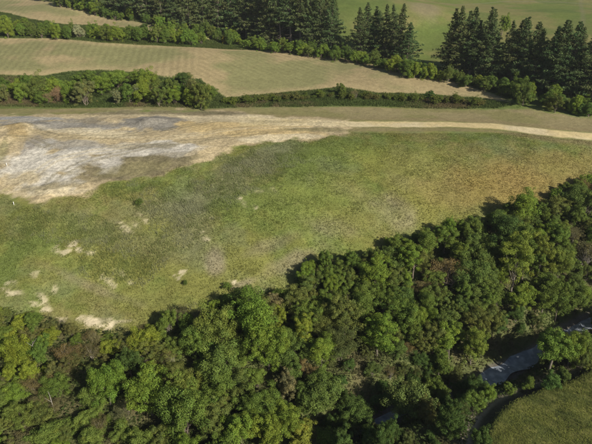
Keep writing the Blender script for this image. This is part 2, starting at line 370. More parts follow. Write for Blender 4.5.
def make_ground():
    m, ns, ls, b = nt('ground')
    at_ = node(ns, 'ShaderNodeAttribute', attribute_name='albedo')
    tc = node(ns, 'ShaderNodeTexCoord')
    def noise(scale, detail=4, rough=.6, stretch=None):
        n = node(ns, 'ShaderNodeTexNoise'); n.inputs['Scale'].default_value = scale
        n.inputs['Detail'].default_value = detail; n.inputs['Roughness'].default_value = rough
        if stretch:
            mp = node(ns, 'ShaderNodeMapping'); mp.inputs['Scale'].default_value = stretch
            ls.new(tc.outputs['Object'], mp.inputs['Vector']); ls.new(mp.outputs[0], n.inputs['Vector'])
        else: ls.new(tc.outputs['Object'], n.inputs['Vector'])
        return n.outputs['Fac']
    f1, f2, f3 = noise(.9), noise(3.2), noise(.22, 5, .65)
    s = mathn(ns, ls, 'ADD', mathn(ns, ls, 'MULTIPLY', f1, .75), mathn(ns, ls, 'MULTIPLY', f2, .85))
    s = mathn(ns, ls, 'ADD', s, mathn(ns, ls, 'MULTIPLY', f3, .5))
    s = mathn(ns, ls, 'ADD', s, -.05)                                  # about 1 on average
    # lines left by the mower
    ra = node(ns, 'ShaderNodeAttribute', attribute_name='row'); ha = node(ns, 'ShaderNodeAttribute', attribute_name='hay')
    si = mathn(ns, ls, 'SINE', mathn(ns, ls, 'MULTIPLY', ra.outputs['Fac'], 6.2832), 0)
    rowf = mathn(ns, ls, 'ADD', mathn(ns, ls, 'MULTIPLY', mathn(ns, ls, 'MULTIPLY', si, ha.outputs['Fac']), .075), 1.0)
    s = mathn(ns, ls, 'MULTIPLY', s, rowf)
    # stones, clods and scrapes on the bare clay
    ba = node(ns, 'ShaderNodeAttribute', attribute_name='bare')
    cr = node(ns, 'ShaderNodeValToRGB'); cr.color_ramp.elements[0].position = .42; cr.color_ramp.elements[1].position = .58
    cr.color_ramp.elements[0].color = (.72, .71, .69, 1); cr.color_ramp.elements[1].color = (1.17, 1.17, 1.17, 1)
    ls.new(noise(1.1, 9, .78), cr.inputs[0])
    pm = node(ns, 'ShaderNodeMix', data_type='FLOAT'); pm.inputs[2].default_value = 1.0
    ls.new(ba.outputs['Fac'], pm.inputs[0]); ls.new(cr.outputs[0], pm.inputs[3])
    s = mathn(ns, ls, 'MULTIPLY', s, pm.outputs[0])
    mx = node(ns, 'ShaderNodeMix', data_type='RGBA', blend_type='MULTIPLY'); mx.inputs['Factor'].default_value = 1
    ls.new(at_.outputs['Color'], mx.inputs[6])
    cmb = node(ns, 'ShaderNodeCombineColor')
    for i in range(3): ls.new(s, cmb.inputs[i])
    ls.new(cmb.outputs[0], mx.inputs[7])
    ls.new(mx.outputs[2], b.inputs['Base Color'])
    b.inputs['Roughness'].default_value = .95; b.inputs['Specular IOR Level'].default_value = .1
    bp = node(ns, 'ShaderNodeBump'); bp.inputs['Strength'].default_value = .55; bp.inputs['Distance'].default_value = .25
    ls.new(mathn(ns, ls, 'ADD', f1, mathn(ns, ls, 'MULTIPLY', f2, .5)), bp.inputs['Height']); ls.new(bp.outputs[0], b.inputs['Normal'])
    return m
def make_leaf(name, use_obj=True, trans=.18, rough=.6):
    m, ns, ls, b = nt(name)
    a = node(ns, 'ShaderNodeAttribute', attribute_name='tint')
    c = a.outputs['Color']
    if use_obj:
        oi = node(ns, 'ShaderNodeObjectInfo')
        mx = node(ns, 'ShaderNodeMix', data_type='RGBA', blend_type='MULTIPLY'); mx.inputs['Factor'].default_value = 1
        ls.new(c, mx.inputs[6]); ls.new(oi.outputs['Color'], mx.inputs[7]); c = mx.outputs[2]
    ls.new(c, b.inputs['Base Color']); b.inputs['Roughness'].default_value = rough; b.inputs['Specular IOR Level'].default_value = .06
    tr = node(ns, 'ShaderNodeBsdfTranslucent'); ls.new(c, tr.inputs['Color'])
    ms = node(ns, 'ShaderNodeMixShader'); ms.inputs[0].default_value = trans
    ls.new(b.outputs[0], ms.inputs[1]); ls.new(tr.outputs[0], ms.inputs[2])
    ls.new(ms.outputs[0], ns['Material Output'].inputs['Surface'])
    return m
def make_bark():
    m, ns, ls, b = nt('bark')
    n = node(ns, 'ShaderNodeTexNoise'); n.inputs['Scale'].default_value = 6; n.inputs['Detail'].default_value = 5
    tc = node(ns, 'ShaderNodeTexCoord'); mp = node(ns, 'ShaderNodeMapping'); mp.inputs['Scale'].default_value = (1, 1, .2)
    ls.new(tc.outputs['Object'], mp.inputs[0]); ls.new(mp.outputs[0], n.inputs['Vector'])
    r = node(ns, 'ShaderNodeValToRGB'); r.color_ramp.elements[0].color = (.45, .45, .45, 1); r.color_ramp.elements[1].color = (1.3, 1.3, 1.3, 1)
    ls.new(n.outputs['Fac'], r.inputs[0])
    oi = node(ns, 'ShaderNodeObjectInfo')
    mx = node(ns, 'ShaderNodeMix', data_type='RGBA', blend_type='MULTIPLY'); mx.inputs['Factor'].default_value = 1
    ls.new(r.outputs[0], mx.inputs[6]); ls.new(oi.outputs['Color'], mx.inputs[7]); ls.new(mx.outputs[2], b.inputs['Base Color'])
    b.inputs['Roughness'].default_value = .9
    bp = node(ns, 'ShaderNodeBump'); bp.inputs['Strength'].default_value = .6; bp.inputs['Distance'].default_value = .05
    ls.new(n.outputs['Fac'], bp.inputs['Height']); ls.new(bp.outputs[0], b.inputs['Normal'])
    return m
def make_water():
    m, ns, ls, b = nt('stream_water')
    b.inputs['Roughness'].default_value = .14
    b.inputs['Specular IOR Level'].default_value = .9
    tc = node(ns, 'ShaderNodeTexCoord'); n = node(ns, 'ShaderNodeTexNoise'); n.inputs['Scale'].default_value = .8; n.inputs['Detail'].default_value = 5
    ls.new(tc.outputs['Object'], n.inputs['Vector'])
    rr = node(ns, 'ShaderNodeValToRGB'); rr.color_ramp.elements[0].position = .42; rr.color_ramp.elements[1].position = .68
    rr.color_ramp.elements[0].color = (.20, .23, .28, 1); rr.color_ramp.elements[1].color = (.36, .40, .46, 1)   # blue-grey sky reflection put into the base colour; riffles break white over the stones
    ls.new(n.outputs['Fac'], rr.inputs[0]); ls.new(rr.outputs[0], b.inputs['Base Color'])
    bp = node(ns, 'ShaderNodeBump'); bp.inputs['Strength'].default_value = .7; bp.inputs['Distance'].default_value = .25
    ls.new(n.outputs['Fac'], bp.inputs['Height']); ls.new(bp.outputs[0], b.inputs['Normal'])
    return m
def sward(m):
    # thin blades scatter light like the sward they form: lean the shading normal towards the slope's
    ns, ls = m.node_tree.nodes, m.node_tree.links
    ge = node(ns, 'ShaderNodeNewGeometry'); mx = node(ns, 'ShaderNodeMix', data_type='VECTOR'); mx.inputs[0].default_value = .72
    ls.new(ge.outputs['Normal'], mx.inputs[4]); mx.inputs[5].default_value = (0, -.25, .97)
    nm = node(ns, 'ShaderNodeVectorMath', operation='NORMALIZE'); ls.new(mx.outputs[1], nm.inputs[0])
    ls.new(nm.outputs[0], ns['Principled BSDF'].inputs['Normal'])
    return m
M_GROUND, M_LEAF, M_NEEDLE, M_GRASS, M_BARK, M_WATER = make_ground(), make_leaf('leaves'), make_leaf('pine_needles', True, .10, .7), make_leaf('grass', False, .5, .8), make_bark(), make_water()
sward(M_GRASS)
m_, ns_, ls_, b_ = nt('white_paint')
n_ = ns_.new('ShaderNodeTexNoise'); n_.inputs['Scale'].default_value = 9
r_ = ns_.new('ShaderNodeValToRGB'); r_.color_ramp.elements[0].color = (.62, .61, .57, 1); r_.color_ramp.elements[1].color = (.82, .82, .80, 1)
ls_.new(n_.outputs['Fac'], r_.inputs[0]); ls_.new(r_.outputs[0], b_.inputs['Base Color'])
M_WHITE = m_

# ------------------------------------------------------------------ mesh helpers
def mesh_np(name, V, Fc, mat, attrs=None, smooth=False):
    """V (n,3); Fc (m,k) with one k; attrs: name -> (n,3) colour or (n,) float per vertex"""
    V = np.asarray(V, np.float32); Fc = np.asarray(Fc, np.int32)
    me = bpy.data.meshes.new(name)
    me.vertices.add(len(V)); me.vertices.foreach_set('co', V.ravel())
    k = Fc.shape[1]
    me.loops.add(Fc.size); me.loops.foreach_set('vertex_index', Fc.ravel())
    me.polygons.add(len(Fc)); me.polygons.foreach_set('loop_start', np.arange(0, Fc.size, k, dtype=np.int32))
    me.polygons.foreach_set('loop_total', np.full(len(Fc), k, np.int32))
    if smooth: me.polygons.foreach_set('use_smooth', np.ones(len(Fc), bool))
    me.update(calc_edges=True)
    for an, av in (attrs or {}).items():
        if av.ndim == 2:
            a = me.attributes.new(an, 'FLOAT_COLOR', 'POINT')
            a.data.foreach_set('color', np.concatenate([av, np.ones((len(av), 1))], 1).astype(np.float32).ravel())
        else:
            a = me.attributes.new(an, 'FLOAT', 'POINT'); a.data.foreach_set('value', av.astype(np.float32))
    me.materials.append(mat)
    return me
def add(name, data, parent=None, label=None, cat=None, group=None, kind=None):
    o = bpy.data.objects.new(name, data); col.objects.link(o)
    if parent: o.parent = parent
    if label: o['label'] = label
    if cat: o['category'] = cat
    if group: o['group'] = group
    if kind: o['kind'] = kind
    return o

LAND = [('hillside', 'rough grassy hillside falling from the bench into the wooded gully'),
        ('clearing', 'bare clearing of pale clay and grey gravel on the bench'),
        ('dirt_track', 'pale sandy dirt track running along the bench to the right'),
        ('hay_field', 'lower mown hay field with mower lines above the clearing'),
        ('hay_field', 'upper mown hay field running out between hedge and pines'),
        ('stream_terrace', 'terrace of rank grass above the stream'),
        ('pasture', 'green hill pasture rising beyond the pines')]
for k, (nm, lb) in enumerate(LAND):
    f = F[reg == k]
    used = np.unique(f); remap = np.full(len(X), -1); remap[used] = np.arange(len(used))
    V = np.stack([X[used], Y[used], Z[used]], 1)
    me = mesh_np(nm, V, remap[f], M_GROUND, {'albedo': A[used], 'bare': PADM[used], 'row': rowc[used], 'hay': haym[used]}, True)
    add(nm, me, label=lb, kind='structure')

# the stream: a ribbon of water in its channel
def stream():
    pts = np.array(STREAM); fine = []
    for k in range(len(pts) - 1):
        for t in np.linspace(0, 1, 12, endpoint=False): fine.append(pts[k] * (1 - t) + pts[k + 1] * t)
    P = np.array(fine)
    ker = np.ones(9) / 9
    P = np.stack([np.convolve(np.pad(P[:, i], 4, 'edge'), ker, 'valid') for i in (0, 1)], 1)
    T = np.gradient(P, axis=0); T /= np.linalg.norm(T, axis=1)[:, None]; N = np.stack([-T[:, 1], T[:, 0]], 1)
    zc = H(P[:, 0], P[:, 1]); zc = np.convolve(np.pad(zc, 10, 'edge'), np.ones(21) / 21, 'valid') + .35
    wid = np.where(np.arange(len(P)) < 98, 1.9 + .5 * np.sin(np.arange(len(P)) * .35), .9)
    V = []
    for o in np.linspace(-1, 1, 7):
        q = P + N * (wid * o)[:, None]; V.append(np.column_stack([q, zc + .03 * np.sin(np.arange(len(P)) * .9 + o * 5)]))
    V = np.stack(V, 1).reshape(-1, 3); n = len(P)
    Fc = [(i * 7 + j, (i + 1) * 7 + j, (i + 1) * 7 + j + 1, i * 7 + j + 1) for i in range(n - 1) for j in range(6)]
    add('stream', mesh_np('stream', V, Fc, M_WATER, smooth=True), label='shaded stream in the wooded gully with a pale rippled pool', kind='structure')
stream()

# ------------------------------------------------------------------ plants: builders
def tube(path, rad, sides=6):
    path = np.asarray(path, float); n = len(path)
    T = np.gradient(path, axis=0); T /= np.linalg.norm(T, axis=1)[:, None] + 1e-9
    ref = np.array([.31, .95, .05]); U = np.cross(T, ref); U /= np.linalg.norm(U, axis=1)[:, None] + 1e-9; Wv = np.cross(T, U)
    a = np.arange(sides) * 2 * np.pi / sides
    V = path[:, None, :] + np.asarray(rad)[:, None, None] * (np.cos(a)[None, :, None] * U[:, None, :] + np.sin(a)[None, :, None] * Wv[:, None, :])
    Fc = [(i * sides + j, i * sides + (j + 1) % sides, (i + 1) * sides + (j + 1) % sides, (i + 1) * sides + j) for i in range(n - 1) for j in range(sides)]
    return V.reshape(-1, 3), np.array(Fc)
def join(parts):
    V, Fc, o = [], [], 0
    for v, f in parts: V.append(v); Fc.append(f + o); o += len(v)
    return np.concatenate(V), np.concatenate(Fc)
def unit(v): return v / (np.linalg.norm(v, axis=-1, keepdims=True) + 1e-9)
def leaves(C, N, size, aspect, g, axis=None):
    """one small folded-free leaf face at each centre, facing N"""
    n = len(C)
    R = unit(g.normal(size=(n, 3))) if axis is None else axis
    U = unit(R - N * (R * N).sum(1, keepdims=True)); Wv = np.cross(N, U)
    s = size[:, None]
    a = C + U * s * aspect * 1.3; b = C - U * s * aspect * .7 + Wv * s * .75; c = C - U * s * aspect * .7 - Wv * s * .75
    V = np.stack([a, b, c], 1).reshape(-1, 3)
    return V, np.arange(3 * n).reshape(n, 3)

def crown_broad(seed, rx=4.0, hz=3.6, zc=4.6, nclump=90, per=120, cl=(.65, 1.25), leaf=.2, rag=.25, tintv=.22, droop=0.0, even=False):
    """leaf clumps through the volume of a lumpy crown; returns mesh arrays"""
    g = np.random.default_rng(seed)
    # several upright lobes of unequal size, with gaps between them, make the outline
    nl = int(g.integers(5, 10)) if not even else 16
    la = g.uniform(0, 6.283, nl); ld = np.sqrt(g.uniform(.02, 1, nl)) * (.62 if not even else .6); ld[0] = .1
    lr = g.uniform(.26, .50, nl) if not even else g.uniform(.34, .46, nl)
    lz = (1 - ld * g.uniform(.3, 1.1, nl)) * .55 - .1 + g.normal(0, .12, nl) if not even else g.uniform(-.4, .55, nl) * (1.1 - ld)
    Lc = np.column_stack([np.cos(la) * ld, np.sin(la) * ld, lz])
    share = lr ** 2 / (lr ** 2).sum(); cent = []
    for k in range(nl):
        m = max(3, int(round(nclump * share[k])))
        d = unit(g.normal(size=(m, 3)) + (0, 0, .35))
        rr = lr[k] * g.uniform(.55, 1.05, m) * (1 + rag * .35 * g.normal(size=m))
        stretch = 1.25 if not even else 1.0
        q = Lc[k] + d * rr[:, None] * np.array([1, 1, stretch])
        if not even: q[:, 2] -= np.where(g.random(m) < .25, g.uniform(0, .6, m), 0)
        cent.append(q * np.array([rx, rx, hz]))
    cent = np.concatenate(cent); cent = cent[cent[:, 2] > -hz * .8]; nclump = len(cent)
    cr = g.uniform(cl[0], cl[1], nclump) * (rx / 4)
    C, N, S, T = [], [], [], []
    hue = g.normal(0, tintv, nclump); lum = 1 + g.normal(0, .12, nclump)
    for k in range(nclump):
        n = int(per * (cr[k] / cr.mean()) ** 2)
        d = unit(g.normal(size=(n, 3)) + (0, 0, .25)); rr = cr[k] * g.uniform(.55, 1.05, n) ** .6 * (1 + .25 * g.normal(size=n) * .5)
        q = cent[k] + d * rr[:, None] * (1, 1, .82)
        if droop: q[:, 2] -= droop * rr * g.random(n)
        C.append(q); nn = unit(d * .95 + g.normal(size=(n, 3)) * .36 + np.array([0, 0, .18])); N.append(nn)
        S.append(leaf * (rx / 4) * g.uniform(.6, 1.35, n))
        l = lum[k] * (1 + g.normal(0, .13, n)); h = hue[k] + g.normal(0, .07, n)
        T.append(np.stack([l * (1 + .35 * h), l, l * (1 - .35 * h)], 1))
    C, N, S, T = map(np.concatenate, (C, N, S, T))
    f = .93 * rx / np.percentile(np.hypot(C[:, 0], C[:, 1]), 93); C *= f; cent = cent * f; C[:, 2] += zc
    V, Fc = leaves(C, N, S, .85, g)
    return V, Fc, np.clip(np.repeat(T, 3, 0), .2, 2.2), cent + (0, 0, zc)
def trunk_broad(seed, cent, h0, r0, nlimb=9, stems=1):
    g = np.random.default_rng(seed); parts = []
    for s in range(stems):
        off = np.array([0., 0, 0]) if stems == 1 else np.append(g.normal(0, .25, 2), 0)
        top = np.array([g.normal(0, .4), g.normal(0, .4), h0]) + off * 2
        t = np.linspace(0, 1, 6)[:, None]; p = off + (top - off) * t; p[0, 2] = -.5; p[1:5, :2] += g.normal(0, .08, (4, 2))
        parts.append(tube(p, r0 * np.linspace(1.25, .45, 6), 7))
        for k in g.choice(len(cent), min(nlimb, len(cent)), replace=False):
            s0 = off + (top - off) * g.uniform(.45, .95); e = cent[k]; m = (s0 + e) / 2 + (0, 0, -.12 * np.linalg.norm(e - s0)) + g.normal(0, .15, 3)
            u = np.linspace(0, 1, 5)[:, None]; q = (1 - u) ** 2 * s0 + 2 * u * (1 - u) * m + u * u * e
            parts.append(tube(q, r0 * np.linspace(.45, .08, 5), 5))
    return join(parts)

VARS = {}
def reg_broad(kind, n, **kw):
    tk = dict(h0=kw.pop('h0', 4.0), r0=kw.pop('r0', .22), nlimb=kw.pop('nlimb', 10), stems=kw.pop('stems', 1))
    VARS[kind] = []
    for i in range(n):
        s = abs(hash(kind)) % 1000 if False else sum(ord(c) for c in kind) * 7 + i * 31
        V, Fc, T, cent = crown_broad(s, **kw)
        cm = mesh_np(kind + '_crown', V, Fc, M_LEAF, {'tint': T})
        tv, tf = trunk_broad(s + 1, cent, tk['h0'], tk['r0'], tk['nlimb'], tk['stems'])
        tm = mesh_np(kind + '_trunk', tv, tf, M_BARK, smooth=True)
        VARS[kind].append((cm, tm))
# all are modelled with a crown radius of 4 m and scaled to the plant
reg_broad('broad', 6, rx=4, hz=4.4, zc=4.8, nclump=150, per=150, cl=(.32, .80), leaf=.115, rag=.6, tintv=.12)
reg_broad('standard', 2, rx=4, hz=4.4, zc=6.6, nclump=150, per=160, cl=(.45, .8), leaf=.11, rag=.3, tintv=.08, h0=6.0, r0=.26, even=True)
reg_broad('tall', 5, rx=4, hz=6.6, zc=6.6, nclump=160, per=150, cl=(.32, .80), leaf=.115, rag=.6, tintv=.12, h0=5.6)
reg_broad('round', 3, rx=4, hz=3.8, zc=4.0, nclump=150, per=160, cl=(.45, .8), leaf=.11, rag=.3, tintv=.08, even=True)
reg_broad('scrub', 5, rx=4, hz=4.2, zc=3.2, nclump=130, per=150, cl=(.28, .75), leaf=.1, rag=.7, tintv=.14, h0=2.2, r0=.12, stems=3, nlimb=7)
reg_broad('bush', 6, rx=4, hz=3.9, zc=2.7, nclump=120, per=160, cl=(.35, .9), leaf=.12, rag=.6, tintv=.10, h0=1.6, r0=.14, stems=3, nlimb=6)
reg_broad('twiggy', 2, rx=4, hz=3.2, zc=2.8, nclump=80, per=90, cl=(.4, .9), leaf=.085, rag=.6, tintv=.08, h0=2.2, r0=.14, stems=4, nlimb=16)
CZ = dict(standard=6.6, broad=4.8, tall=6.6, round=4.0, scrub=3.2, bush=2.7, twiggy=2.8)

def pine(seed, h=26.0, r=4.6, clear=.12, dense=1.0):
    g = np.random.default_rng(seed)
    C, N, S, AX, T = [], [], [], [], []
    parts = []
    bend = g.normal(0, .35, 2)
    def axis_at(z): t = z / h; return np.array([bend[0] * t * t, bend[1] * t * t, z])
    zs = np.linspace(0, h, 12); P = np.array([axis_at(z) for z in zs]); P[0, 2] = -.6
    parts.append(tube(P, np.interp(zs, [0, h * .1, h], [.42, .33, .04]), 8))
    z = h * clear
    lump = g.uniform(.75, 1.2, 40)
    while z < h - .4:
        t = (z - h * clear) / (h * (1 - clear))
        prof = (.55 + .45 * min(1, t / .18)) * (1 - t) ** .95 + .015
        nb = g.integers(5, 8)
        a0 = g.uniform(0, 6.28)
        for k in range(nb):
            a = a0 + k * 6.283 / nb + g.normal(0, .22)
            L = r * prof * g.uniform(.5, 1.35) * lump[int(a * 3 + z * .6) % 40]
            if L < .25: L = .25
            up = .10 + .55 * t + g.normal(0, .10)
            dirv = unit(np.array([math.cos(a), math.sin(a), up])); s0 = axis_at(z)
            u = np.linspace(0, 1, 5)[:, None]
            q = s0 + dirv * L * u + np.array([0, 0, -1]) * (.16 * L * (u ** 2) * (1 - t)) + np.array([0, 0, 1]) * (.12 * L * np.maximum(u - .6, 0))
            parts.append(tube(q, np.linspace(.075, .015, 5) * (L / r + .3), 4))
            side = unit(np.cross(dirv, (0, 0, 1)))
            m_p = max(2, int(1.9 * L * dense)); pu = np.sqrt(g.uniform(.06 if t < .6 else .01, 1.05, m_p))
            pc = s0 + dirv * L * pu[:, None] + np.array([0, 0, -1]) * (.16 * L * (pu[:, None] ** 2) * (1 - t)) + side * (g.uniform(-1, 1, m_p) * .30 * L * (1.15 - pu * .7))[:, None]
            pc[:, 2] += g.normal(.08, .14, m_p)
            n = 15 * m_p; pid = np.repeat(np.arange(m_p), 15)
            dv = unit(g.normal(size=(n, 3)) + dirv * .8 + np.array([0, 0, .2]))
            rp = g.uniform(.15, .62, n) * (.4 + .6 * min(1, L / 2.2))
            C.append(pc[pid] + dv * rp[:, None]); AX.append(unit(dv + g.normal(size=(n, 3)) * .25))
            N.append(unit(g.normal(size=(n, 3)) + dv * .3 + np.array([0, 0, .5]))); S.append(g.uniform(.10, .20, n))
            lu = 1 + g.normal(0, .12) + g.normal(0, .16, n); lu = lu + np.repeat(g.normal(0, .14, m_p), 15); T.append(np.stack([lu * (1 + g.normal(0, .08)), lu, lu], 1))
        z += g.uniform(.2, .95) * (1 + .3 * (1 - t))
    C, N, S, AX, T = map(np.concatenate, (C, N, S, AX, T))
    V, Fc = leaves(C, N, S, 1.45, g, AX)
    if clear > .1:   # dead snags on the bare lower stem
        for k in range(int(26 * clear / .12)):
            z = g.uniform(1.5, h * clear + 3); a = g.uniform(0, 6.28); L = g.uniform(.8, 2.4)
            s0 = axis_at(z); e = s0 + np.array([math.cos(a) * L, math.sin(a) * L, g.uniform(-.5, .3)])
            parts.append(tube(np.linspace(s0, e, 3), [.05, .035, .012], 4))
    tv, tf = join(parts)
    return mesh_np('pine_crown', V, Fc, M_NEEDLE, {'tint': np.clip(np.repeat(T, 3, 0), .3, 2)}), mesh_np('pine_trunk', tv, tf, M_BARK, smooth=True)
PINES = [pine(11, 26, 6.6, .05), pine(12, 26, 6.0, .08), pine(13, 26, 7.2, .04), pine(14, 26, 5.6, .14), pine(15, 26, 6.6, .05, 1.1), pine(16, 26, 6.2, .06)]
PINES_BARE = [pine(21, 26, 4.6, .34), pine(22, 26, 4.9, .30)]

UID = [0]
def plant(kind, px, py, rpx, tint, name, label, cat, group=None, r=None, hs=1.0, xy=None, bark=(.16, .13, .10)):
    """one tree or shrub whose crown centre is seen at px, py; stands on the land with its base in it"""
    k = UID[0]; UID[0] += 1
    g = random.Random(k * 13 + 5)
    if xy is None:
        d = 110.0
        for _ in range(3):
            rr = r if r else rpx * d / FPX
            x, y = at(px, py, CZ[kind] * rr / 4 * hs)
            d = y * CP + (CAM_Z - H_at_grid(x, y)) * SP
    else:
        x, y = xy; rr = r
    z = H_at_grid(x, y)
    root = add(name, None, None, label, cat, group)
    root.location = (x, y, z - .08); root.empty_display_size = .5
    cm, tm = VARS[kind][k % len(VARS[kind])]
    s = rr / 4
    root.rotation_euler = (0, 0, g.uniform(0, 6.28)); root.scale = (s * g.uniform(.84, 1.16), s * g.uniform(.84, 1.16), s * hs * g.uniform(.92, 1.15))
    c = add('crown', cm, root); t = add('trunk', tm, root)
    j = [g.gauss(1, .07), g.gauss(1, .04)]
    c.color = (tint[0] * 1.36 * j[0] * j[1], tint[1] * 1.27 * j[0], tint[2] * .95 * j[0], 1); t.color = (*bark, 1)
    return root, x, y, rr

# leaf colours (base colour of the foliage)
BRIGHT = (.100, .155, .030); YGREEN = (.122, .160, .030); TEAL = (.074, .112, .034); MID = (.078, .122, .030); OLV = (.086, .110, .036); DARKG = (.046, .082, .026)
GREYO = (.118, .120, .070); BROWN = (.098, .090, .048); GORSE = (.118, .156, .026); PALE = (.21, .215, .15)

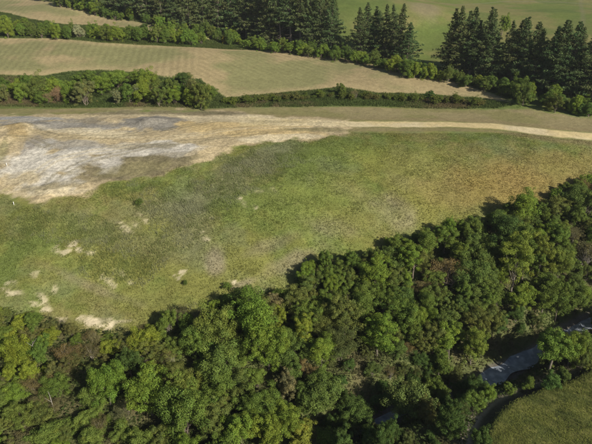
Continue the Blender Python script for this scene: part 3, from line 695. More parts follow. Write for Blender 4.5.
# ------------------------------------------------------------------ the trees one can name in the gully
NOTABLE = [ # kind, crown x, y, radius, colour, name, label, height scale
 ('broad',252,330,22,BRIGHT,'broadleaf_tree','largest bright green lumpy tree at the thicket edge below the cream clay scar'),
 ('broad',268,350,20,BRIGHT,'broadleaf_tree','bright green tree merging with the lower right of the largest lumpy tree'),
 ('tall',281,320,9,YGREEN,'broadleaf_tree','narrow yellow-green tree against the right side of the largest lumpy tree'),
 ('broad',318,303,13,MID,'broadleaf_tree','mid green tree beside the dark shadow notch in the grass edge'),
 ('tall',307,335,11,YGREEN,'broadleaf_tree','slim yellow-green tree in the thicket, left of the olive tall crown'),
 ('tall',345,318,18,OLV,'broadleaf_tree','tall olive-green crown in the middle of the thicket'),
 ('broad',322,352,14,BRIGHT,'broadleaf_tree','bright green tree low in the thicket under the slim yellow-green tree'),
 ('broad',378,338,18,BRIGHT,'broadleaf_tree','wide bright green tree above the black shadow in the gully'),
 ('broad',384,302,15,MID,'broadleaf_tree','mid green tree uphill of the wide bright green one in the thicket'),
 ('bush',396,352,9,TEAL,'shrub','blue-green bush beside the wide bright green tree above the gully shadow'),
 ('round',318,396,22,TEAL,'broadleaf_tree','blue-green wide tree at the bottom centre, left of the small round tree'),
 ('round',355,410,16,TEAL,'broadleaf_tree','small round blue-green tree standing alone in the dark gully'),
 ('round',410,408,24,(.092,.128,.045),'broadleaf_tree','large round grey-green tree at the bottom of the gully'),
 ('round',437,392,15,MID,'broadleaf_tree','round tree touching the right of the large round grey-green tree'),
 ('broad',450,345,16,BRIGHT,'broadleaf_tree','bright green tree left of the stream pool, the left one of a pair'),
 ('tall',474,345,15,(.112,.152,.034),'broadleaf_tree','light green tall tree nearest the stream pool on its left'),
 ('broad',440,366,14,MID,'broadleaf_tree','mid green tree in front of the pair left of the stream pool'),
 ('standard',555,347,17,(.088,.15,.034),'broadleaf_tree','round bright green tree standing beside the stream pool'),
 ('broad',505,232,17,DARKG,'broadleaf_tree','dark green tree casting a shadow onto the orange grass'),
 ('tall',516,268,17,(.112,.150,.032),'broadleaf_tree','yellowish tall tree just below the dark tree that shades the orange grass'),
 ('tall',541,258,15,(.108,.148,.034),'broadleaf_tree','pale green upright tree right of the dark tree at the grass edge'),
 ('tall',560,268,11,(.108,.145,.036),'broadleaf_tree','narrow pale green upright tree beside the grey dead scrub at right'),
 ('broad',545,296,15,MID,'broadleaf_tree','mid green tree under the two pale upright trees at right'),
 ('broad',520,300,13,BRIGHT,'broadleaf_tree','bright green tree on the bank above the dark pool'),
 ('bush',574,200,13,TEAL,'shrub','blue-green bush at the grass edge near the right of the frame'),
 ('bush',588,206,13,TEAL,'shrub','blue-green bush at the far right end of the grass edge'),
 ('scrub',556,210,12,OLV,'shrub','dark olive scrub at the grass edge left of the blue-green bushes'),
 ('twiggy',574,236,11,GREYO,'shrub','grey leafless scrub below the blue-green bushes at right'),
 ('twiggy',584,258,14,GREYO,'shrub','large grey dead scrub on the right edge of the thicket'),
 ('broad',130,366,14,DARKG,'broadleaf_tree','dark green lumpy small tree in the left thicket below the clay scar'),
 ('broad',108,388,18,BRIGHT,'broadleaf_tree','bright green tree below the dark lumpy one in the left thicket'),
 ('broad',150,396,20,BRIGHT,'broadleaf_tree','wide bright green tree with a black gap on its right, lower left'),
 ('bush',20,358,14,GORSE,'shrub','yellow-green gorse bush at the left edge of the thicket'),
 ('bush',30,374,12,GORSE,'shrub','second yellow-green gorse bush just below the first at the left edge'),
 ('bush',50,367,7,GORSE,'shrub','small vivid yellow-green bush among brown scrub at left'),
 ('bush',6,374,10,GORSE,'shrub','yellow-green gorse bush cut by the left edge of the frame'),
 ('bush',195,345,18,MID,'shrub','feathery green bush in the hollow left of the largest lumpy tree'),
 ('bush',168,326,12,MID,'shrub','green bush at the grass edge beneath the dark hole'),
 ('bush',218,372,20,(.08,.125,.036),'shrub','broad green creeper mound below the largest lumpy tree'),
 ('bush',190,390,16,(.105,.135,.035),'shrub','pale green creeper mound beside the black gap, lower left'),
 ('broad',265,436,17,YGREEN,'broadleaf_tree','yellow-green tree cut by the bottom edge of the frame'),
 ('broad',300,440,18,(.13,.165,.035),'broadleaf_tree','yellow-green tree at the bottom edge below the blue-green wide tree'),
 ('twiggy',68,352,14,BROWN,'shrub','brown dying scrub in the left thicket under the clay scar'),
 ('twiggy',92,352,12,BROWN,'shrub','brown dying scrub right of the vivid bush in the left thicket'),
 ('twiggy',96,338,9,GREYO,'shrub','dry grey bush right under the cream clay scar'),
 ('twiggy',98,426,12,BROWN,'shrub','reddish brown dead bush at the bottom left'),
 ('twiggy',170,362,12,BROWN,'shrub','brown dead scrub above the black gap, lower left'),
 ('twiggy',178,316,11,GREYO,'shrub','grey dry brush at the thicket edge left of the dark hole'),
 ('twiggy',203,318,11,GREYO,'shrub','grey dry brush at the thicket edge below the worn patch'),
 ('broad',452,428,15,DARKG,'broadleaf_tree','dark green tree added for shade near the bottom edge left of the terrace'),  # trees added along the bottom edge to throw shade on the gully floor
 ('broad',478,440,13,DARKG,'broadleaf_tree','dark green tree added for shade at the bottom edge next to the gravelly foot of the terrace'),
 ('tall',388,446,13,DARKG,'broadleaf_tree','dark tall tree added for shade, cut by the bottom edge below the round grey-green tree'),
 ('tall',340,448,12,DARKG,'broadleaf_tree','dark tree added for shade, cut by the bottom edge below the small round tree'),
 ('bush',352,366,8,DARKG,'shrub','bush coloured dark for shade on the gully floor above the small round tree'),  # bushes added here; the gully floor's shade is put into dark leaf colours
 ('bush',372,372,8,(.06,.09,.03),'shrub','bush coloured dark for shade, left of the pinkish dead shrub on the gully floor'),
 ('scrub',404,372,8,(.06,.08,.03),'shrub','scrub coloured dark for shade, right of the pinkish dead shrub on the gully floor'),
 ('bush',420,364,8,DARKG,'shrub','bush coloured dark for shade, left of the mid green tree in front of the pair'),
 ('bush',340,382,7,DARKG,'shrub','small bush coloured dark for shade, between the blue-green wide tree and the gully floor'),
 ('bush',384,388,8,DARKG,'shrub','small bush coloured dark for shade, just uphill of the large round grey-green tree'),
 ('scrub',366,354,7,(.07,.09,.035),'shrub','olive scrub at the foot of the wide bright tree over the gully'),
 ('bush',516,316,8,DARKG,'shrub','bush coloured dark for shade on the ravine bank directly above the pool'),  # bushes added with dark leaves to stand in for the bank's shadow
 ('scrub',534,322,8,(.06,.085,.03),'shrub','scrub coloured dark for shade on the ravine bank above and right of the pool'),
 ('bush',499,326,8,DARKG,'shrub','bush coloured dark for shade on the ravine bank above the left end of the pool'),
 ('bush',520,330,6,DARKG,'shrub','small bush coloured dark for shade, low on the bank just above the pool'),
 ('bush',548,383,12,(.062,.115,.036),'shrub','blue-green bush on the stream bank below the round bright tree'),
 ('bush',565,376,10,TEAL,'shrub','blue-green bush beside the terrace edge right of the pool'),
 ('bush',528,386,7,MID,'shrub','small green bush below the stream pool near the terrace edge'),
 ('bush',508,389,7,MID,'shrub','small round green bush under the left end of the stream pool'),
 ('bush',490,395,8,BRIGHT,'shrub','green bush on the near bank left of the terrace edge'),
 ('bush',474,402,11,MID,'shrub','green bush in the shade right of the large round grey-green tree'),
 ('scrub',582,364,10,OLV,'shrub','olive brush at the right edge above the terrace edge'),
 ('twiggy',390,374,7,BROWN,'shrub','pinkish brown dead shrub lit at the rim of the gully shadow'),
 ('twiggy',408,348,7,(.12,.095,.045),'shrub','rusty brown dead shrub in the gully shadow'),
 ('twiggy',258,404,7,(.27,.25,.21),'shrub','pale bleached dead bush in a dark hollow at bottom'),
 ('scrub',285,390,14,GREYO,'shrub','grey-brown scrub left of the blue-green wide tree'),
 ('scrub',305,372,11,(.12,.105,.055),'shrub','brownish scrub above the blue-green wide tree'),
 ('bush',385,276,8,BROWN,'shrub','brown bush near the top of the thicket in the middle'),
 ('twiggy',388,310,8,BROWN,'shrub','bare brown shrub beside the mid green tree uphill in the thicket'),
]
placed = []
for i, (kd, px, py, rp, tint, nm, lb) in enumerate(NOTABLE):
    cat = 'tree' if 'tree' in nm else 'shrub'
    bark = (.30, .27, .23) if kd == 'twiggy' else (.15, .13, .10)
    ro, x, y, rr = plant(kd, px, py, rp, tint, nm, lb, cat, bark=bark)
    placed.append((x, y, rr, lb, px, py))

# ------------------------------------------------------------------ the rest of the thicket: each bush a plant of its own
SHORT = [  # landmarks the other bushes are described by
 (252,335,'the largest lumpy tree'),(318,303,'the tree by the shadow notch'),(345,318,'the tall olive crown'),(378,338,'the tree over the gully shadow'),
 (318,396,'the wide blue-green tree'),(410,408,'the large round grey-green tree'),(462,345,'the tree pair left of the pool'),(555,347,'the round tree beside the pool'),
 (505,232,'the dark tree at the orange grass'),(541,258,'the pale upright tree'),(584,258,'the large grey dead scrub'),(130,366,'the dark lumpy small tree'),(150,396,'the tree by the black gap'),
 (24,364,'the yellow gorse bushes'),(80,352,'the brown dying scrub'),(95,323,'the cream clay scar'),(515,362,'the stream pool'),(100,426,'the reddish dead bush'),(440,262,'the thicket rim above the gully'),(265,436,'the bottom yellow-green tree')]
def project(x, y, z):
    dx, dy, dz = x, y, z - CAM_Z
    d = dy * CP - dz * SP
    return 296 + FPX * dx / d, 222 - FPX * (dy * SP + dz * CP) / d
CNAME = {}
def zone_style(px, py, g):
    u = g.random()
    if px < 150 and py < 385:      # drying scrub under the scar
        return [('bush', MID, 'mid green'), ('scrub', OLV, 'olive'), ('bush', (.125, .165, .03), 'light green'), ('scrub', (.085, .095, .04), 'dull olive'), ('twiggy', BROWN, 'brown dry')][min(4, int(u * 4.5))]
    if px < 240:
        return [('bush', MID, 'mid green'), ('bush', BRIGHT, 'bright green'), ('scrub', OLV, 'olive'), ('bush', (.09, .13, .035), 'fresh green'), ('twiggy', GREYO, 'grey dry')][min(4, int(u * 4.4))]
    if py < 330 and px > 300:
        return [('scrub', OLV, 'olive'), ('broad', MID, 'mid green'), ('scrub', (.076, .108, .034), 'dark olive'), ('bush', TEAL, 'blue-green'), ('broad', BRIGHT, 'bright green'), ('bush', (.088, .128, .034), 'fresh green'), ('twiggy', (.13, .11, .06), 'brown twiggy')][min(6, int(u * 6.25))]
    if 328 < px < 474 and py > 352: return [('bush', DARKG, 'dark green'), ('scrub', (.06, .075, .03), 'dusky olive')][int(u * 2)]  # darker leaf colours put the shade of the gully floor into these bushes
    if py > 375 and px > 440:
        return [('bush', DARKG, 'dark green'), ('scrub', OLV, 'olive'), ('bush', MID, 'mid green')][int(u * 3)]
    return [('bush', MID, 'mid green'), ('scrub', OLV, 'olive'), ('broad', BRIGHT, 'bright green'), ('bush', (.066, .105, .03), 'dark green'), ('scrub', GREYO, 'grey-olive')][min(4, int(u * 4.5))]
g = random.Random(99)
wx = [p[0] for p in WOOD]; wy = [p[1] for p in WOOD]
fill = []
tries = 0
while tries < 9000 and len(fill) < 345:
    tries += 1
    x = g.uniform(-75, 92); y = g.uniform(52, 142)
    if float(poly_sd(np.array(x), np.array(y), WOOD)) < .4: continue
    z = H_at_grid(x, y); px, py = project(x, y, z + 1.5)
    if not (-25 < px < 617 and py < 462): continue
    ds = float(seg_dist(np.array(x), np.array(y), STREAM)[0])
    if ds < (2.4 if px > 478 else .6): continue
    if float(seg_dist(np.array(x), np.array(y), SCARP)[0]) < 3.2: continue
    if 474 < px < 548 and 322 < py < 388: continue
    if 566 < px < 600 and 316 < py < 345: continue                     # open water and its shaded bank
    if 328 < px < 474 and 355 < py < 470 and g.random() < .35: continue # the dark open floor of the gully
    edge = float(poly_sd(np.array(x), np.array(y), WOOD))
    r = g.uniform(1.7, 3.7) if py < 330 else g.uniform(1.8, 3.8)
    if px < 175: r = g.uniform(1.5, 3.2)
    if 328 < px < 474 and 355 < py < 470: r = g.uniform(1.0, 2.2)
    r = min(r, 1.1 + edge * .5)
    if any(math.hypot(x - a, y - b) < .52 * r + .46 * c for a, b, c, *_ in placed): continue
    if any(math.hypot(x - a, y - b) < .43 * (r + c) for a, b, c, *_ in fill): continue
    kd, tint, cn = zone_style(px, py, g)
    fill.append((x, y, r, kd, tint, cn, px, py))
labels = {}
for f in fill:
    px, py = f[6], f[7]
    lx, ly, ln = min(SHORT, key=lambda s: math.hypot(px - s[0], (py - s[1]) * 1.2))
    dx, dy = px - lx, py - ly
    where = ('right of' if dx > 0 else 'left of') if abs(dx) > abs(dy) else ('downhill of' if dy > 0 else 'uphill of')
    labels.setdefault((f[5], where, ln), []).append((math.hypot(dx, dy), f))
ORD = ['first', 'second', 'third', 'fourth', 'fifth', 'sixth', 'seventh', 'eighth', 'ninth', 'tenth']
for (cn, where, ln), lst in labels.items():
    lst.sort(key=lambda t: t[0])
    for i, (_, f) in enumerate(lst):
        noun = 'shrub' if f[3] != 'scrub' else 'scrub bush'
        lb = f'{cn} {noun} {where} {ln}' if len(lst) == 1 else f'{ORD[min(i, 9)]} {cn} {noun} {where} {ln}'
        plant(f[3], 0, 0, 0, f[4], 'scrub_bush' if f[3] == 'scrub' else 'shrub', lb, 'shrub', 'shrubs of the gully thicket', r=f[2], hs=random.Random(int(f[0] * 91)).uniform(*((.6, .95) if f[6] < 175 else (.75, 1.2))), xy=(f[0], f[1]))

# ------------------------------------------------------------------ shrubs strewn over the grass slope
for px, py, rp, tint, lb in [(140,203,5,TEAL,'small green bush on the slope below the clearing edge'),(186,283,4,(.07,.105,.03),'small dark bush below the lone clay spot on the slope'),(226,286,6,MID,'green bush left of the cream clay scar above the thicket'),
     (120,338,5,(.07,.105,.03),'small dark bush just below the right end of the cream clay scar')]:
    plant('scrub', px, py, rp * .8, tint, 'shrub', lb, 'shrub', 'small bushes on the grass slope', hs=.8)

# ------------------------------------------------------------------ hedges and the scrub bank: rows of bushes, numbered from the left
def ordw(n):
    return f"{n}{'th' if 10 <= n % 100 <= 20 else {1: 'st', 2: 'nd', 3: 'rd'}.get(n % 10, 'th')}"
def along(line, step, rows, spread, seed):
    g = random.Random(seed); out = []
    xs_ = [p[0] for p in line]; ys_ = [p[1] for p in line]; sp_ = [p[2] for p in line]
    x = xs_[0]
    while x < xs_[-1]:
        y = np.interp(x, xs_, ys_); s = np.interp(x, xs_, sp_)
        for r in range(rows):
            out.append((x + g.uniform(-.4, .4) * step, y + ((r + .5) / rows - .5) * 2 * s * spread + g.uniform(-.2, .2) * s))
        x += step * g.uniform(.75, 1.25)
    return out
def hedge(pts, styles, rm, seed, where, group, specials=(), hsr=(.75, 1.2)):
    g = random.Random(seed)
    items = [(px, py, None, None) for px, py in pts if not any(math.hypot(px - s[0], py - s[1]) < s[2] * .9 for s in specials)]
    items.sort()
    n = 0
    for px, py, _, _ in items:
        n += 1
        kd, tint, cn = styles[g.randrange(len(styles))]
        plant(kd, px, py, 0, tint, 'hedge_bush', f'{cn} bush, {ordw(n)} from the left {where}', 'shrub', group, r=g.uniform(*rm), hs=g.uniform(*hsr))
    for s in specials:
        plant(s[3], s[0], s[1], s[2] * (.86 if s[2] > 9 else 1), s[4], 'shrub' if s[2] < 9 else 'broadleaf_tree', s[5], 'shrub' if s[2] < 9 else 'tree', hs=.74 if s[2] > 9 else 1.0)
GRS = [('bush', (.09, .145, .03), 'green'), ('bush', (.115, .165, .03), 'light green'), ('bush', (.075, .12, .03), 'mid green'), ('scrub', (.085, .12, .035), 'olive green')]
hedge(along([(-25,24,9),(0,26,9),(40,31,6),(70,34,4),(100,34,4),(140,35,4),(180,38,3.5),(208,41,2)], 8.5, 3, .62, 5), GRS, (1.9, 3.3), 5,
      'in the hedge between the hay fields', 'bushes of the hedge between the hay fields',
      [(79,33,6.5,'bush',PALE,'whitish flowering bush in the hedge between the hay fields'),(146,30,6,'bush',DARKG,'taller dark bush standing up from the hedge between the hay fields'),(223,40,5,'bush',(.20,.20,.03),'yellowish bush at the tip of the upper hay field'),(165,33,5,'bush',MID,'mid green tall bush near the right end of the hay field hedge')])
hedge(along([(40,-4,5),(60,2,4),(90,9,4),(120,15,5),(150,20,5),(180,27,4),(210,33,4),(240,42,4.5),(270,47,4),(300,50,3.5),(330,54,3.5),(360,59,3.5),(390,66,4),(420,73,4),(450,77,3.5),(480,83,3.5),(510,90,4),(540,100,5),(570,106,5),(600,110,4)], 9.5, 2, .65, 6), GRS + [('bush', (.065, .11, .03), 'dark green')], (1.7, 3.3), 6,
      'in the belt below the pines', 'bushes at the foot of the pines',
      [(503,26,7,'broad',BRIGHT,'light green broadleaf bush between the dark pine tops'),(530,90,7,'bush',(.12,.17,.03),'light green rounded bush under the right pines'),(552,92,8,'bush',(.11,.165,.03),'pale green bush in front of the right pines'),(170,18,6,'bush',TEAL,'blue-green bush at the pine edge beside the upper hay field')])
hedge(along([(-30,91,12),(0,91,12),(40,92,12),(75,91,13),(110,91,12),(150,92,11),(180,95,9),(215,101,4)], 12, 3, .62, 7), GRS + [('scrub', (.10, .115, .05), 'grey-green')], (2.2, 3.7), 7,
      'on the bank behind the clearing', 'bushes of the scrub bank behind the clearing',
      [(85,80,14,'broad',MID,'left one of the round green trees on the bank behind the clearing'),(117,78,15,'round',(.09,.14,.03),'largest round green tree on the bank behind the clearing'),(139,78,13,'round',(.092,.14,.03),'green tree right of the largest one on the bank behind the clearing'),
       (101,86,12,'broad',BRIGHT,'bright green tree between two round trees on the bank'),(183,78,11,'round',DARKG,'dark tree near the right end of the scrub bank'),(196,85,11,'round',DARKG,'dark tree below the right end one on the scrub bank'),(209,92,10,'round',MID,'last round green tree at the right end of the scrub bank'),
       (116,98,7,'scrub',(.13,.155,.095),'silvery grey bush under the largest round tree on the bank'),(136,96,6,'scrub',(.13,.155,.095),'silvery grey bush under the trees, the right one'),(60,96,8.5,'twiggy',(.19,.14,.105),'brown dead bush on the bank behind the clearing'),(48,99,6,'twiggy',(.17,.13,.09),'smaller brown dead bush left of the large one on the bank')])
hedge(along([(228,101,2.5),(260,99,3),(300,97,4),(340,95,5),(380,97,3),(420,99,3),(450,100.5,2.5),(484,103,1.5)], 7.5, 2, .5, 8), [('scrub', (.085, .11, .032), 'olive'), ('bush', (.085, .12, .03), 'green'), ('scrub', (.10, .11, .045), 'dull'), ('scrub', (.075, .105, .028), 'dark green')], (.8, 2.3), 8,
      'in the low hedge below the hay field', 'low bushes along the foot of the hay field',
      [(341,91,6,'bush',(.075,.105,.03),'widest bush of the low hedge along the foot of the hay field'),(355,95,5,'twiggy',GREYO,'grey bush in the low hedge beside its widest bush'),(429,96,5,'bush',DARKG,'dark round bush in the low hedge below the tip of the hay field'),(408,98,4,'bush',MID,'small round bush left of the dark one in the low hedge')], (.45, .75))

# ------------------------------------------------------------------ pines
PN = [ # foot x, y, height or -top line, row
 (70,5,24,0),(88,9,25,0),(102,11,26,0),(118,14,25,0),(133,17,27,0),(148,19,25,0),(162,21,28,0),(176,24,26,0),(190,26,29,0),(204,29,27,1),(218,32,29,0),(232,35,28,1),(246,37,30,0),(258,39,28,1),(270,42,30,1),(281,43,29,2),(291,44,30,2),(300,45,29,2),(310,46,30,1),(320,48,29,1),(331,50,25,0),
 (140,11,25,0),(184,17,27,0),(226,25,28,0),(264,32,28,0),(300,37,28,0),(325,41,25,0),
 (360,59,-4,0),(373,60,-9,1),(385,62,-5,0),(397,64,-7,0),(406,66,-18,0),
 (449,72,-14,0),(457,73,-7,0),(469,75,-9,0),(480,77,-8,1),(491,79,-22,0),(511,82,-17,0),(521,84,-12,0),(532,86,-26,0),
 (545,90,-24,0),(556,92,-20,0),(567,94,-22,1),(579,96,-30,0),(591,98,-34,0),(606,100,-30,0),
 (466,68,-12,0),(520,76,-20,0),(560,85,-26,0),(380,56,-8,0),(393,58,-10,0),(366,54,-9,0),(476,69,-15,0),(486,72,-13,0),(455,66,-16,0),(508,75,-24,0),(530,79,-22,0),(550,84,-30,0),(573,87,-26,0),(586,90,-36,0),(110,7,24,0),(160,13,26,0),(205,21,27,0),(245,29,28,0),(283,34,28,0),(314,40,27,0)]
PN.sort()
for i, (px, py, h, rw) in enumerate(PN):
    x, y = at(px, py); z = H_at_grid(x, y)
    gi0 = random.Random(i * 3 + 1)
    if h < 0:
        rx, ry, rz = ray(px, -h - gi0.uniform(-5, 7)); hh = CAM_Z + rz * (y / ry) - z
    else: hh = h * gi0.uniform(.82, 1.1)
    gi = random.Random(i * 7 + 3)
    cm, tm = (PINES_BARE if rw == 2 else PINES)[i % (2 if rw == 2 else 6)]
    if px < 345: w_, n = 'in the long stand above the hay fields', 0
    elif px < 415: w_, n = 'in the small clump right of the first gap', 1
    elif px < 538: w_, n = 'in the clump between the two gaps', 2
    else: w_, n = 'in the rightmost clump above the track', 3
    lo = [-999, 345, 415, 538][n]
    rank = sum(1 for q in PN[:i] if q[0] >= lo) + 1
    root = add('pine_tree', None, None, f'dark green pine, {ordw(rank)} from the left {w_}', 'tree', 'row of pines above the hay fields')
    root.location = (x, y, z - .1); s = hh / 26.0; rs = gi.uniform(1.0, 1.35) * (s ** .5)
    root.scale = (rs, rs, s); root.rotation_euler = (gi.gauss(0, .03), gi.gauss(0, .03), gi.uniform(0, 6.28))
    c = add('crown', cm, root); t = add('trunk', tm, root)
    j = gi.gauss(1, .1); c.color = (.094 * j * gi.gauss(1, .07), .126 * j, .046 * j, 1); t.color = (.20, .165, .13, 1)

# ------------------------------------------------------------------ dead poles, marker posts
def dead(px, py, h, lean, label, name='dead_tree'):
    x, y = at(px, py); z = H_at_grid(x, y); g_ = np.random.default_rng(int(px))
    root = add(name, None, None, label, 'dead tree'); root.location = (x, y, z - .1)
    p = np.array([[0, 0, -.4], [lean * .3, 0, h * .35], [lean * .6, .1, h * .7], [lean, .1, h]])
    t = add('trunk', mesh_np('dead_trunk', *tube(p, [.08, .07, .05, .02], 7), M_BARK, smooth=True), root); t.color = (.30, .28, .24, 1)
    for k in range(5):
        u = g_.uniform(.35, .95); s0 = np.array([np.interp(u * h, p[:, 2], p[:, 0]), .05, u * h]); a = g_.uniform(0, 6.28); L = h * g_.uniform(.12, .28)
        e = s0 + np.array([math.cos(a) * L, math.sin(a) * L, L * .8])
        b = add('branch', mesh_np('dead_branch', *tube(np.linspace(s0, e, 4), [.035, .028, .02, .01], 5), M_BARK, smooth=True), root); b.color = (.30, .28, .24, 1)
dead(34, 360, 4.2, .5, 'thin bleached dead trunk leaning among the gorse at left')
dead(55, 412, 4.5, -.4, 'thin bleached dead trunk among the bushes at the lower left')
dead(202, 103, 6.0, .1, 'pale bare trunk standing at the right end of the scrub bank')
def post(px, py, label):
    x, y = at(px, py); z = H_at_grid(x, y)
    root = add('marker_post', None, None, label, 'post', 'white marker posts'); root.location = (x, y, z - .02)
    s = .07
    def prism(z0, z1, s0, s1):
        V = [(a * s0, b * s0, z0) for a, b in ((-1, -1), (1, -1), (1, 1), (-1, 1))] + [(a * s1, b * s1, z1) for a, b in ((-1, -1), (1, -1), (1, 1), (-1, 1))]
        return np.array(V), np.array([(3, 2, 1, 0), (4, 5, 6, 7), (0, 1, 5, 4), (1, 2, 6, 5), (2, 3, 7, 6), (3, 0, 4, 7)])
    s = .05
    add('shaft', mesh_np('post_shaft', *prism(-.3, .8, s, s), M_WHITE), root)
    add('cap', mesh_np('post_cap', *prism(.8, .87, s * 1.3, s * .5), M_WHITE), root)
post(7, 166, 'white marker post on the chalky part of the clearing')
post(14, 205, 'white marker post below the lower edge of the clearing')

# ------------------------------------------------------------------ grass, weeds and undergrowth: nobody could count these
gi_x = np.interp
def albedo_at(x, y):
    i = np.clip(np.searchsorted(xs, x) - 1, 0, NX - 2); j = np.clip(np.searchsorted(ys, y) - 1, 0, NY - 2)
    return A[j * NX + i]
def tufts(name, label, x, y, hgt, wid, colr, blades, seed, spread=.15, lean=.45):
    g_ = np.random.default_rng(seed); n = len(x); z = z_at(x, y)
    V, T = [], []
    for b in range(blades):
        a = g_.uniform(0, 6.28, n); ox = g_.normal(0, spread, n); oy = g_.normal(0, spread, n)
        hh = hgt * g_.uniform(.55, 1.2, n); ww = wid * g_.uniform(.6, 1.3, n)
        lx = g_.normal(0, lean, n) * hh; ly = g_.normal(0, lean, n) * hh
        p0 = np.stack([x + ox - np.cos(a) * ww, y + oy - np.sin(a) * ww, z - .05], 1)
        p1 = np.stack([x + ox + np.cos(a) * ww, y + oy + np.sin(a) * ww, z - .05], 1)
        p2 = np.stack([x + ox + lx, y + oy + ly, z + hh], 1)
        V.append(np.stack([p0, p1, p2], 1).reshape(-1, 3))
        c = colr * (1 + g_.normal(0, .13, n))[:, None]; T.append(np.repeat(c, 3, 0))
    V = np.concatenate(V); T = np.clip(np.concatenate(T), .01, .7)
    add(name, mesh_np(name, V, np.arange(len(V)).reshape(-1, 3), M_GRASS, {'tint': T}), label=label, cat='grass', kind='stuff')
g2 = np.random.default_rng(3)
def sample(n, x0, x1, y0, y1): return g2.uniform(x0, x1, n), g2.uniform(y0, y1, n)
# slope grass
x, y = sample(330000, -100, 105, 72, 160)
pxs = 296 + FPX * x / (y * CP + 48 * SP)
k = (poly_sd(x, y, WOOD) < 1.5) & (poly_sd(x, y, PAD) < .3) & (poly_sd(x, y, TRACK) < -.8) & (poly_sd(x, y, VERGE) < 0) & (y < 152) & (np.abs(x) < 20 + .62 * y)
al = albedo_at(x, y); k &= (al.max(1) < .30 + .06 * g2.normal(size=len(x))); k &= g2.random(len(x)) < .35 + .75 * fbm(x, y, 3, 201)
x, y, al = x[k], y[k], al[k]
hn = fbm(x, y, 5, 203)
j = g2.normal(0, .07, len(x))[:, None]
tufts('slope_grass', 'rough green and tawny grass on the open slope', x, y, .06 + .24 * hn, .05 + .05 * hn, al * (1.36 + j * np.array([1, .6, .8])), 3, 5, .16, .5)
# taller grey-green weeds in drifts
x, y = sample(90000, -80, 40, 84, 150)
def zone(px, py, rx, ry):
    c = at0(px, py); a = np.array(at0(px + rx, py)) - c; b = np.array(at0(px, py + ry)) - c; Mi = np.linalg.inv(np.array([a, b]).T)
    dx, dy = x - c[0], y - c[1]
    return np.hypot(Mi[0, 0] * dx + Mi[0, 1] * dy, Mi[1, 0] * dx + Mi[1, 1] * dy)
zz = np.minimum.reduce([zone(255, 165, 52, 20), zone(185, 225, 34, 34), zone(225, 185, 50, 16), zone(150, 195, 40, 16), zone(120, 255, 60, 26), zone(185, 312, 26, 10), zone(110, 330, 22, 6), zone(60, 230, 60, 18)])
k = (zz + 2.2 * (fbm(x, y, 8, 210, 5) - .5) < .9) & (poly_sd(x, y, WOOD) < 2) & (poly_sd(x, y, PAD) < -.5) & (g2.random(len(x)) < fbm(x, y, 2.5, 212) * 1.2)
x, y = x[k], y[k]; al = albedo_at(x, y)
wc = np.where((fbm(x, y, 4, 215) > .52)[:, None], np.array([.300, .315, .195]), np.array([.185, .230, .075])) * .65 + al * .6
tufts('tall_weeds', 'drifts of tall grey-green weeds on the upper left slope', x, y, np.full(len(x), .5), np.full(len(x), .05), wc, 4, 8, .28, .28)
# rank grass on the terrace
x, y = sample(75000, 20, 80, 48, 92)
k = poly_sd(x, y, TERR) > -.15; x, y = x[k], y[k]; al = albedo_at(x, y)
cl = fbm(x, y, 1.7, 220)
tufts('rank_grass', 'long rank yellow-green grass on the stream terrace', x, y, .08 + .34 * cl, .035 + 0 * cl, mixc(np.tile(np.array([.27, .30, .076]), (len(x), 1)), (.185, .22, .058), sstep(.4, .6, fbm(x, y, 2.2, 223))), 4, 9, .18, .45)
# stubble edge, bank and hedge-foot herbage
x, y = sample(330000, -190, 140, 170, 320)
hl, hu = poly_sd(x, y, HAY_LO), poly_sd(x, y, HAY_UP)
k = (poly_sd(x, y, TRACK) < -2.5) & ((poly_sd(x, y, BANK) > 0) | (y > 185)) & (hl < -.3) & (hu < -.3) & (poly_sd(x, y, VERGE) < -.5) & (poly_sd(x, y, PAD) < -.5) & (np.abs(x) < 15 + .62 * y) & (poly_sd(x, y, FAR) < 3)
x, y = x[k], y[k]; al = albedo_at(x, y)
tufts('bank_herbage', 'rough green herbage on the banks and hedge feet', x, y, .25 + .75 * fbm(x, y, 3, 231), np.full(len(x), .12), mixc(al, (.088, .128, .034), .7 * sstep(.35, .6, fbm(x, y, 7, 233))), 3, 10, .3, .4)
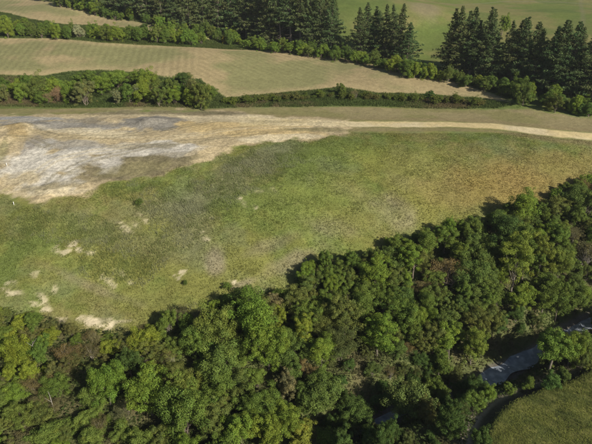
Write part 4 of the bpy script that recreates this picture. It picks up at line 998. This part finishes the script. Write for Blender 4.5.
# undergrowth between the bushes of the gully: low leafy cover
x, y = sample(230000, -75, 95, 50, 142)
k = (poly_sd(x, y, WOOD) > -.5) & (seg_dist(x, y, STREAM)[0] > 2.4) & (seg_dist(x, y, SCARP)[0] > 2.6); x, y = x[k], y[k]
k = g2.random(len(x)) < .35 + fbm(x, y, 5, 240); x, y = x[k], y[k]
z = z_at(x, y) + g2.uniform(.02, 1.5, len(x)) * (.1 + 1.2 * fbm(x, y, 3, 241)); n = len(x)
Nn = unit(np.column_stack([g2.normal(0, .5, n), g2.normal(0, .5, n), np.ones(n)]))
V, Fc = leaves(np.column_stack([x, y, z]), Nn, g2.uniform(.14, .30, n), .9, g2)
tc_ = mixc(np.tile(np.array([.072, .102, .030]), (n, 1)), (.085, .085, .038), sstep(.5, .62, fbm(x, y, 6, 243))) * (1 + g2.normal(0, .18, n))[:, None]
add('undergrowth', mesh_np('undergrowth', V, Fc, M_GRASS, {'tint': np.clip(np.repeat(tc_, 3, 0), .01, .5)}), label='low leafy undergrowth between the bushes of the gully', cat='undergrowth', kind='stuff')

# ------------------------------------------------------------------ thin summer haze over the whole place
hz = bpy.data.materials.new('haze'); hz.use_nodes = True
hn_, hl_ = hz.node_tree.nodes, hz.node_tree.links
hn_.remove(hn_['Principled BSDF'])
pv = hn_.new('ShaderNodeVolumePrincipled'); pv.inputs['Color'].default_value = (.86, .92, 1, 1); pv.inputs['Density'].default_value = .00010; pv.inputs['Anisotropy'].default_value = .1
hl_.new(pv.outputs[0], hn_['Material Output'].inputs['Volume'])
zlo, zhi = float(Z.min()) - 2, max(float(Z.max()), CAM_Z) + 40
x0, x1, y0, y1 = xs[0] - 5, xs[-1] + 5, ys[0] - 5, ys[-1] + 5
HV = [(a, b, c) for c in (zlo, zhi) for a, b in ((x0, y0), (x1, y0), (x1, y1), (x0, y1))]
add('haze', mesh_np('haze', HV, [(3, 2, 1, 0), (4, 5, 6, 7), (0, 1, 5, 4), (1, 2, 6, 5), (2, 3, 7, 6), (3, 0, 4, 7)], hz), label='thin bluish haze in the air over the valley', cat='haze', kind='stuff')
